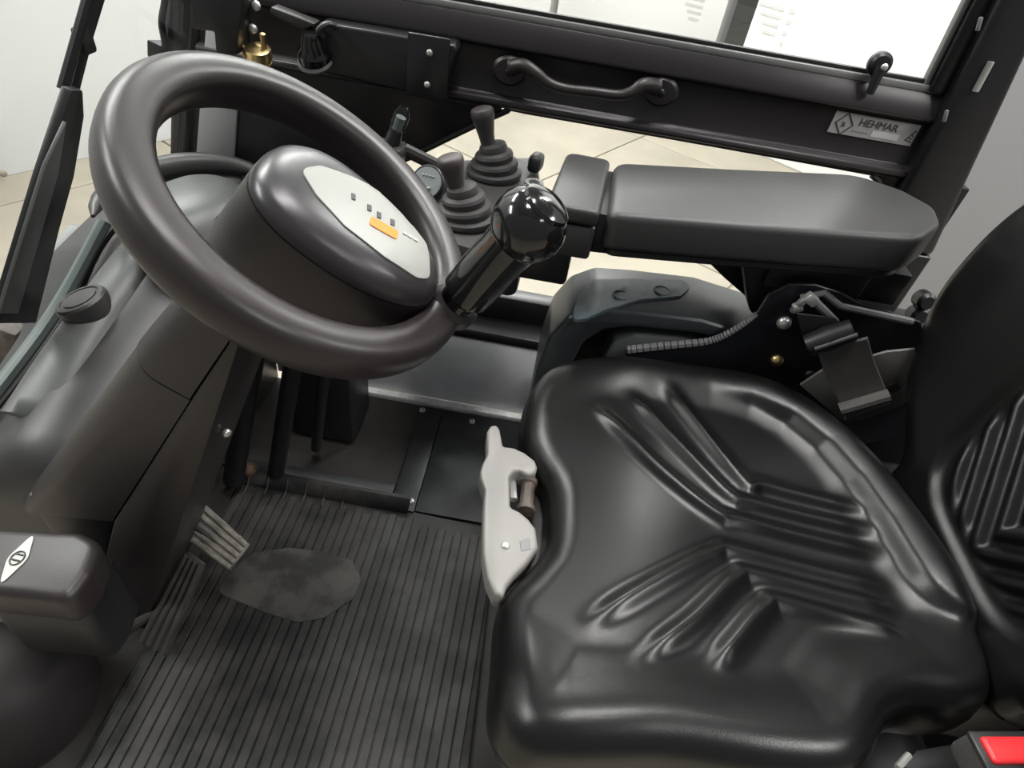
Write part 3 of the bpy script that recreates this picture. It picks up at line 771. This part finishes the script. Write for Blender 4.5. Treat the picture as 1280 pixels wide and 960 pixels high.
def seat_h(X, Y, D):
    sm = lambda a, b, t: (lambda u: u*u*(3-2*u))(np.clip((t-a)/(b-a), 0, 1))
    far, _ = seg_dist(X, Y, so[9:19], False); near, _ = seg_dist(X, Y, so[20:31], False)
    H = np.zeros_like(X)
    H += (.018*(1-sm(.035, .115, far))+.014*(1-sm(.060, .084, far))*sm(.30, .46, X))*sm(.05, .22, X)
    H += .020*(1-sm(.035, .115, near))*sm(.0, .12, X)
    H -= .010*sm(.22, .10, X)*0
    H -= .008*(1-sm(.04, .20, X))
    H -= .010*np.exp(-((X-.42)/.16)**2-((Y-.53)/.16)**2)
    for i, r in enumerate(RID):
        d, t = seg_dist(X, Y, r, False); out = seg_dist.side*(1 if i < 3 else -1) > 0
        a = sm(0, .16, t)*sm(0, .14, 1-t); wd = np.where(out, .0135, .0115)
        H += a*(.0115-.002*sm(.4, .7, t))*np.exp(-(d/wd)**2)
    return H
fin('seat_cushion', cushion(so, (.33, .52), seat_h, lambda x, y, h: (x, y, ZS+h), .038, .085), 'vinyl', seat, angle=70)
sk = [(.33+(x-.33)*.965, .52+(y-.52)*.975) for x, y in so]
sk2 = [tuple(p) for p in catmull_closed([(.055, .24), (.055, .52), (.055, .74), (.10, .79), (.3, .81), (.48, .77), (.60, .6), (.61, .40), (.50, .32), (.44, .26), (.36, .225), (.2, .215), (.09, .21)], 80)]
fin('seat_shell', prism(sk2, 'z', .345, .432, .010, 3), 'plastic', seat)
fin('seat_base', prism(rpoly([(.11, .27), (.60, .27), (.62, .77), (.11, .77)], .03, 5), 'z', -.008, .35, .01), 'plastic_black', seat)
# backrest
bo = [(.68, .455), (.705, .51), (.750, .562), (.815, .622), (.865, .70), (.880, .78), (.870, .88), (.825, .965), (.715, 1.01), (.515, 1.02), (.315, 1.01), (.205, .965), (.16, .88), (.15, .78), (.165, .70), (.215, .622), (.28, .562), (.325, .51), (.35, .455), (.515, .43)]
def back_h(X, Y, D):
    sm = lambda a, b, t: (lambda u: u*u*(3-2*u))(np.clip((t-a)/(b-a), 0, 1))
    a = np.abs(X-.515); e = ((a/.155)**4+(np.maximum(0, .72-Y)/.20)**4+(np.maximum(0, Y-.72)/.22)**4)**.25
    rec = 1-sm(.93, 1.03, e)
    H = .042*sm(.12, .27, a)*(1-.35*sm(.80, .98, Y))
    H -= .010*rec
    H += .006*rec*sm(.4, .1, np.abs(e-.45)*0)*np.cos((Y-1.15*a)*2*math.pi/.045)*(1-sm(.82, .93, e))
    return H
def back_place(y, z, h):
    t = math.radians(9); b = Vector((.606, y, .45)); dz = z-.45
    return b+Vector((math.sin(t)*dz-math.cos(t)*h, 0, math.cos(t)*dz+math.sin(t)*h))
fin('backrest', cushion(bo, (.515, .72), back_h, back_place, .045, .10, 360, 120), 'vinyl', seat, angle=70)
fin('back_shell', prism(rpoly([(.33, .36), (.70, .36), (.80, .64), (.82, .9), (.21, .9), (.23, .64)], .04, 5), 'x', .70, .76, .02, 3, fn=lambda c: Vector((c.x+(c.z-.45)*.158, c.y, c.z))), 'plastic_black', seat)
fin('piping_button', dome(Vector(PZ(1197, 722, .505)), (-.5, 0, 1), .009, .006), 'plastic_grey', seat)
fin('hinge_cover', span((.60, .345, .36), (.70, .74, .47), .02, 3), 'plastic_black', seat)
# weight-adjusting handle at the front of the cushion
zh = .478
hz = [(609, 538), (613, 531), (621, 530), (625, 536), (629, 557), (643, 559), (656, 565), (669, 575), (672, 583), (670, 590), (660, 594), (650, 588), (642, 588), (637, 596), (638, 633), (650, 639), (661, 648), (670, 660), (673, 683), (659, 703), (644, 718), (634, 731), (629, 746), (618, 741), (609, 721), (604, 690), (604, 667), (605, 625), (606, 611), (601, 598), (600, 589), (603, 579), (609, 567)]
ah = fin('adjusting_handle', prism([tuple(PZ(*q, zh)[:2]) for q in hz], 'z', zh-.034, zh, .006, 3, ang=50), 'handle_grey', seat, label='light grey plastic adjusting handle')
fin('handle_screw', dome(PZ(632, 682, zh), (0, 0, 1), .006, .004, 12), 'steel', ah)
fin('handle_window', slab([PZ(650, 676, zh+.0008), PZ(662, 672, zh+.0008), PZ(664, 686, zh+.0008), PZ(652, 689, zh+.0008)], .001, 0), 'seal_grey', ah)
fin('spool', lathe([(.013, 0), (.013, .008), (.010, .010), (.010, .046), (.013, .048), (.013, .056)], PZ(657, 640, .455), (PZ(660, 600, .455)-PZ(656, 640, .455)), 16), 'worn_brown', seat)
fin('spring_bar', tube([PZ(640, 596, .45), PZ(642, 625, .45)], .006, 8), 'steel', seat)

# ------------------------------------------------------------------ armrest
arm = thing('armrest', 'long dark grey armrest with a separate front module beside the seat', 'armrest', (.33, .95, .55))
def arm_z(c): return Vector((c.x, c.y, c.z+(c.x-.10)*.105))
ZA = .752
N0, N1 = PZ(760, 268, ZA), PZ(766, 200, ZA)
pad_o = [(N0.x+.000, .848), (.30, .846), (.54, .850), (.590, .905), (.602, .96), (.575, 1.02), (.515, 1.075), (.30, 1.060), (N1.x+.003, 1.052)]
pad_r = rpoly(pad_o, [.022, .3, .045, .05, .04, .06, .07, .3, .03], 6)
fin('arm_pad', prism(pad_r, 'z', ZA-.062, ZA, .011, 4, fn=arm_z, ang=50), 'arm_pad', arm)
pad_u = [(.34+(x-.34)*.965, .95+(y-.95)*.94) for x, y in pad_r]
fin('pad_underside', prism(pad_u, 'z', ZA-.074, ZA-.060, .003, 1, fn=arm_z, ang=50), 'plastic_black', arm)
b0, b1, b2, b3 = PZ(682, 254, ZA), PZ(750, 266, ZA), PZ(764, 199, ZA), PZ(712, 189, ZA)
bxo = rpoly([(b0.x, b0.y), (b1.x, b1.y), (b2.x, b2.y), (b3.x-.004, b3.y)], [.012, .010, .014, .022], 5)
bx = fin('front_module', prism(bxo, 'z', ZA-.026, ZA, .008, 4, ang=50), 'plastic_grey', arm)
fin('module_body', prism([(.045+(x-.045)*.99, .95+(y-.95)*.99) for x, y in bxo], 'z', ZA-.082, ZA-.028, .004, 2, ang=50), 'plastic_grey', arm)
fin('module_link', span((b1.x-.004, .87, ZA-.07), (N0.x+.02, 1.04, ZA-.012), .003), 'plastic_black', arm)
fin('release_catch', prism(rpoly([(.02, .668), (.135, .676), (.19, .690), (.20, .70), (.02, .70)], .008, 3), 'y', .872, .99, .004), 'plastic_black', arm)
fin('catch_screw', dome(PY(780, 303, .870), (0, -1, 0), .003, .002, 8), 'steel', arm)
# bracket under the pad
fin('support_post', prism([(PY(917, 325, .93).x, PY(917, 325, .93).z+.02), (PY(965, 325, .93).x, .755), (PY(962, 380, .93).x, .592), (PY(935, 380, .93).x, .592)], 'y', .90, .96, .008, 3), 'plastic', arm)
q0, q1 = PY(968, 328, .88), PY(1072, 382, .88)
fin('hinge_box', span((q0.x, .884, q1.z), (q1.x, .99, q0.z+.02), .006), 'plastic', arm)
q0, q1 = PY(1076, 345, .90), PY(1112, 372, .90)
fin('hinge_block', span((q0.x, .890, q1.z-.01), (q1.x+.01, .97, q0.z+.02), .006), 'plastic_black', arm)
fin('cable_sleeve', tube(smooth_path([PY(850, 303, .95), PY(868, 318, .95), PY(888, 321, .95), PY(904, 317, .95)], 8), [.0055 + .0012*(k % 2) for k in range(25)], 10), 'plastic_black', arm)
fin('wedge_bracket', prism([tuple(PY(*q, .97).xz) for q in ((868, 310), (925, 322), (935, 372), (905, 346))], 'y', .965, .985, .002), 'plastic_black', arm)
for q, r in (((1151, 372), .016), ((1143, 390), .016)):
    fin('rear_knob', lathe([(r, 0), (r, .02), (r*.7, .026), (.0001, .026)], PY(*q, .98), (0, -1, .2), 18), 'plastic_black', arm)

# ------------------------------------------------------------------ lever console in front of the armrest
ZJ = .655
lc = thing('lever_console', 'dark lever plate ahead of the armrest with switch block', 'console', (-.12, 1.0, .55))
pj = [PZ(505, 222, ZJ), PZ(556, 300, ZJ), PZ(612, 318, ZJ), PZ(640, 262, ZJ), PZ(676, 235, ZJ), PZ(672, 196, ZJ), PZ(575, 200, ZJ)]
fin('console_plate', prism(rpoly([(p.x, p.y) for p in pj], .02, 4), 'z', ZJ-.03, ZJ, .003, 2), 'rubber', lc)
fin('console_body', prism(rpoly([(-.22, .90), (-.02, .86), (-.015, 1.0), (-.06, 1.10), (-.20, 1.10)], .02, 4), 'z', ZJ-.09, ZJ-.028, .008, 3), 'plastic_black', lc)
fin('console_arm', span((-.06, .88, ZJ-.06), (.06, 1.0, ZJ+.005), .008), 'plastic_black', lc)
fin('switch_block', box(PZ(670, 203, ZJ+.022), (.026, .040, .035), .010, 3, rot=Matrix.Rotation(-.25, 3, 'Z')), 'plastic_grey', lc)
fin('lock_ring', lathe([(.018, 0), (.018, .010), (.011, .010), (.010, .002)], PZ(667, 234, ZJ+.004), (0, 0, 1), 20), 'seal_grey', lc)
def lever(label, base, top):
    base, top = Vector(base), Vector(top); d = (top-base).normalized(); L = (top-base).length
    t = thing('control_lever', label, 'lever', (base.x, base.y, ZJ))
    bp = [(.046, .0), (.048, .004), (.047, .009), (.040, .011), (.040, .015), (.041, .019), (.039, .023), (.032, .025), (.032, .029), (.033, .033), (.031, .037), (.024, .040), (.024, .044), (.022, .050), (.016, .052)]
    bend = bmesh.new(); a, b, _ = frame_of((0, 0, 1))
    rings = []
    for r, h in bp:
        r, h = r*1.12, h*1.15; f = h/.0575; ax = Vector((0, 0, 1)).lerp(d, max(0, min(1, f))).normalized()
        c = base+Vector((0, 0, 1))*h*(1-f*.5)+d*h*f*.5
        fa, fb, _ = frame_of(ax)
        rings.append([c+(fa*math.cos(2*math.pi*k/28)+fb*math.sin(2*math.pi*k/28))*r for k in range(28)])
    fin('rubber_boot', loft(rings), 'rubber', t)
    fin('lever_grip', lathe([(.0135, .045), (.0130, .055), (.0150, L*.62), (.0185, L*.78), (.0205, L*.86), (.0215, L*.90), (.0215, L*.97), (.0195, L), (.016, L+.0015), (.0001, L+.002)], base, d, 24), 'grip', t)
    return t
jb1 = PZ(580, 274, ZJ); jt1 = PY(562, 196, jb1.y)
jb2 = PZ(617, 218, ZJ); jt2 = PY(602, 136, jb2.y)
jb1.z += .0008; jb2.z += .0008
lever('control lever with a ribbed rubber boot behind the round switch', jb1, jt1)
lever('control lever with a ribbed rubber boot beside the switch block', jb2, jt2)
# round rotary switch and clear lever behind the wheel rim
rs = thing('rotary_switch', 'round switch with a pale printed dial by the wheel rim', 'switch', PZ(540, 250, ZJ))
c = PY(535, 228, .965); dv = (CAM-c).normalized(); dv = (dv+Vector((-.35, 0, .1))).normalized()
fin('switch_body', lathe([(.028, -.026), (.029, .0), (.027, .003), (.0001, .003)], c, dv, 28), 'cowl_dark', rs)
fa, fb, _ = frame_of(dv)
fin('dial', lathe([(.0245, .002), (.0245, .0045), (.0001, .0045)], c, dv, 28), 'dial', rs)
for k in range(4):
    p = c+dv*.0048+fa*.006*(k-1.5)-fb*.010; fin('mark', box(p, (.003, .003, .003), 0), 'label_white', rs)
p = c+dv*.0055
fin('pointer', tube([p-fa*.008+fb*.008, p+fb*.012, p+fa*.008+fb*.006], .0022, 8), 'label_white', rs)
fin('pedestal', tube([c-dv*.03, Vector((c.x, c.y+.02, ZJ+.012))], .018, 12), 'plastic_black', rs)
tl = thing('toggle_lever', 'clear-capped toggle lever rising behind the wheel rim', 'lever', PY(492, 180, 1.03))
q0, q1, q2 = PY(487, 190, 1.03), PY(493, 170, 1.03), PY(503, 142, 1.03)
fin('toggle_base', box(q0, (.05, .05, .03), .006), 'cowl_dark', tl)
fin('toggle_stem', tube([q0, q1, q1.lerp(q2, .3)], [.016, .013, .011], 12), 'plastic_black', tl)
fin('toggle_cap', tube([q1.lerp(q2, .2), q2, q2+Vector((.004, 0, .012))], [.014, .014, .008], 12, flat=.8), 'clear', tl)
fin('toggle_core', tube([q1.lerp(q2, .3), q1.lerp(q2, .85)], [.008, .009], 10), 'seal_grey', tl)
fin('toggle_mount', tube([q0, Vector((q0.x+.02, 1.06, ZJ+.05)), Vector((-.175, 1.07, ZJ+.018))], .012, 10), 'plastic_black', tl)
# wing behind the hub: column stalk
sk_ = thing('column_stalk', 'flat grey indicator stalk behind the steering wheel hub', 'stalk', WL(.02, .10, -.06))
fin('stalk_blade', loft([[WL(-.02, .05, -.045), WL(.0, .05, -.045), WL(.0, .05, -.055), WL(-.02, .05, -.055)], [WL(.02, .118, -.035), WL(.055, .108, -.035), WL(.055, .108, -.045), WL(.02, .118, -.045)], [WL(.075, .150, -.03), WL(.088, .140, -.03), WL(.088, .140, -.038), WL(.075, .150, -.038)]]), 'cowl', sk_)

# ------------------------------------------------------------------ arched side console beyond the seat
sc_ = thing('side_console', 'blue grey arched side cover between seat and door', 'console', (.2, .95, .0))
def arch(off):
    pts = [(.045, .06), (.040, .40), (.050, .485), (.075, .535), (.115, .562), (.18, .570), (.30, .578), (.43, .560)]
    inn = [(.46, .530), (.30, .546), (.19, .536), (.145, .520), (.115, .485), (.105, .43), (.105, .06)]
    return pts+inn
AR = [tuple(p) for p in arch(0)]
fin('arch_cover', prism(AR, 'y', .880, 1.025, .010, 3, ang=12), 'fender', sc_, angle=25)
iz = [(740, 352), (790, 350), (855, 352), (862, 362), (850, 372), (800, 376), (760, 388), (735, 400), (718, 402), (716, 390), (724, 370)]
arch_z = lambda x: float(np.interp(x, [.04, .05, .075, .115, .18, .30, .43], [.40, .485, .535, .562, .570, .578, .560]))
def arch_pt(px, py):
    z = .56
    for _ in range(12): p = PZ(px, py, z); z = .5*z+.5*arch_z(p.x)
    return Vector((p.x, p.y))
ip = rpoly([arch_pt(*q) for q in iz], .012, 4); cen = sum(ip, Vector((0, 0)))/len(ip)
bm = bmesh.new(); V = []
for r in range(9):
    V.append([bm.verts.new((*(cen+(p-cen)*(1-r/9)), arch_z((cen+(p-cen)*(1-r/9)).x)+.0035)) for p in ip])
V.insert(0, [bm.verts.new(v.co-Vector((0, 0, .006))) for v in V[0]])
for x, y in zip(V, V[1:]):
    for k in range(len(ip)): bm.faces.new((x[k], x[(k+1) % len(ip)], y[(k+1) % len(ip)], y[k]))
bm.faces.new(V[-1])
ins = fin('cover_inset', bm, 'fender_inset', sc_, angle=50)
for q in ((778, 364), (828, 362)):
    p = PZ(*q, .5795); p.z = arch_z(p.x)+.0037; fin('embossed_ring', tube([p+Vector((.014*math.cos(a), .014*math.sin(a), 0)) for a in np.linspace(0, 6.2, 20)], .0014, 6), 'fender_inset', ins)
fin('inner_box', prism(rpoly([(.15, .30), (.34, .30), (.335, .528), (.20, .515), (.165, .49)], .02, 4), 'y', .890, .945, .005), 'fender_grey', sc_)
fin('back_panel', span((.10, .955, .02), (.60, 1.0, .535), .004), 'plastic_black', sc_)

# ------------------------------------------------------------------ seat side bracket and belt
sb = thing('seat_bracket', 'black steel side bracket with a notched edge and two dome bolts', 'bracket', (.45, .85, .35))
yb = .862
bp_ = [(782, 440), (880, 432), (915, 418), (945, 395), (962, 368), (985, 356), (1020, 356), (1052, 366), (1072, 378), (1110, 390), (1152, 404), (1165, 470), (1150, 540), (1060, 560), (960, 510), (860, 470), (782, 458)]
fin('bracket_plate', prism([tuple(PY(*q, yb).xz) for q in bp_], 'y', yb, yb+.008, .0015, 1, ang=50), 'bracket', sb)
edge = [(784, 438), (830, 433), (880, 428), (905, 420), (930, 405), (946, 393)]
ep_ = smooth_path([PY(*q, yb) for q in edge], 6)
for k in range(0, len(ep_)-1):
    d = ep_[k+1]-ep_[k]; m = (ep_[k+1]+ep_[k])/2
    hh = .010-.006*(k/len(ep_))
    fin('tooth', box(m+Vector((0, .002, 0)), (d.length*.86, .012, hh), .001, 1, rot=Matrix.Rotation(-math.atan2(d.z, d.x), 3, 'Y')), 'seal_grey', sb)
fin('bolt', dome(PY(980, 403, yb), (0, -1, .1), .012, .010, 18), 'steel', sb)
fin('bolt', dome(PY(971, 450, yb), (0, -1, .1), .012, .010, 18), 'brass', sb)
fin('dark_bolt', dome(PY(1012, 468, yb), (0, -1, .1), .009, .006, 12), 'plastic_black', sb)
fin('top_rail', tube([PY(1000, 372, yb), PY(1030, 366, yb), PY(1050, 382, yb), PY(1140, 402, yb)], .006, 8), 'seal_grey', sb)
fin('cable_clip', tube(smooth_path([PY(992, 388, yb-.01), PY(1002, 378, yb-.02), PY(1014, 374, yb-.02), PY(1026, 384, yb-.02), PY(1044, 402, yb-.015)], 5), .0065, 8), 'seal_grey', sb)
fin('clip_head', box(PY(1014, 374, yb-.022), (.022, .014, .016), .003, rot=Matrix.Rotation(.5, 3, 'Y')), 'steel', sb)
fin('clip_head', box(PY(997, 384, yb-.018), (.016, .012, .014), .003, rot=Matrix.Rotation(-.5, 3, 'Y')), 'steel', sb)

be = thing('seat_belt', 'brown seat belt strap running through a slotted guide to a grey anchor', 'belt', (.58, .80, .40))
ye = .812
g0, g1 = PY(1008, 432, ye), PY(1066, 412, ye)
d = (g1-g0).normalized()
fin('belt_guide', tube([g0, g0.lerp(g1, .5), g1], [.017, .020, .017], 14), 'plastic_black', be)
fin('guide_slot', tube([g0.lerp(g1, .1)+Vector((0, -.018, .004)), g1+Vector((0, -.018, .004))], .0035, 8), 'ink', be)
fin('guide_mount', slab([PY(996, 392, ye+.016), PY(1044, 398, ye+.016), PY(1082, 430, ye+.016), PY(1072, 452, ye+.016), PY(1010, 446, ye+.016)], .004, .001), 'plastic_black', be)
L0, L1 = [(1022, 440), (1032, 470), (1048, 500), (1056, 525)], [(1084, 424), (1092, 452), (1104, 482), (1112, 505)]
yl = [ye-.012, ye-.016, ye-.022, ye-.034]
bm = bmesh.new(); rows = []
for (a, b, y) in zip(smooth_path([PY(*q, y) for q, y in zip(L0, yl)], 5), smooth_path([PY(*q, y) for q, y in zip(L1, yl)], 5), range(99)):
    rows.append([a, b, b+Vector((0, .003, .003)), a+Vector((0, .003, .003))])
fin('belt_strap', loft(rows), 'strap', be)
q0, q1 = PY(1050, 512, ye-.036), PY(1112, 494, ye-.036)
bar = fin('strap_clamp', tube([q0, q1], .011, 10), 'strap', be)
fin('anchor_plate', slab([PY(1000, 482, ye+.01), PY(1030, 462, ye+.01), PY(1110, 440, ye+.01), PY(1152, 436, ye+.01), PY(1152, 480, ye+.01), PY(1130, 505, ye+.01), PY(1090, 522, ye+.01), PY(1056, 530, ye+.01)], .006, .002), 'anchor_grey', be)
fin('anchor_hole', lathe([(.010, 0), (.010, .002), (.0001, .002)], PY(1117, 484, ye+.002), (0, -1, 0), 16), 'ink', be)

# buckle on the near side
bk = thing('seat_belt_buckle', 'black seat belt buckle with a red button beside the cushion', 'buckle', (.60, .28, .40))
bc = PZ(1250, 930, .552)
rot = Matrix.Rotation(math.radians(9), 3, 'Z')
fin('buckle_case', box(bc+Vector((.036, -.008, -.020)), (.120, .054, .046), .010, 3, rot=rot), 'fuzzy', bk)
fin('buckle_frame', box(bc+Vector((.022, -.004, .003)), (.108, .036, .006), .003, 2, rot=rot), 'plastic_black', bk)
fin('release_button', box(bc+Vector((.024, -.004, .007)), (.098, .024, .008), .0039, 4, rot=rot), 'red', bk, label='red release button')
fin('buckle_stem', span((.52, .225, .40), (.60, .262, .50), .008), 'plastic_black', bk)
fin('stem_plate', slab([PZ(1122, 962, .45), PZ(1140, 940, .45), PZ(1200, 930, .45), PZ(1215, 975, .45)], -.008, .003), 'plastic_black', bk)
fin('edge_clip', tube([PZ(1122, 960, .462), PZ(1136, 944, .462)], .004, 8), 'label_white', bk)
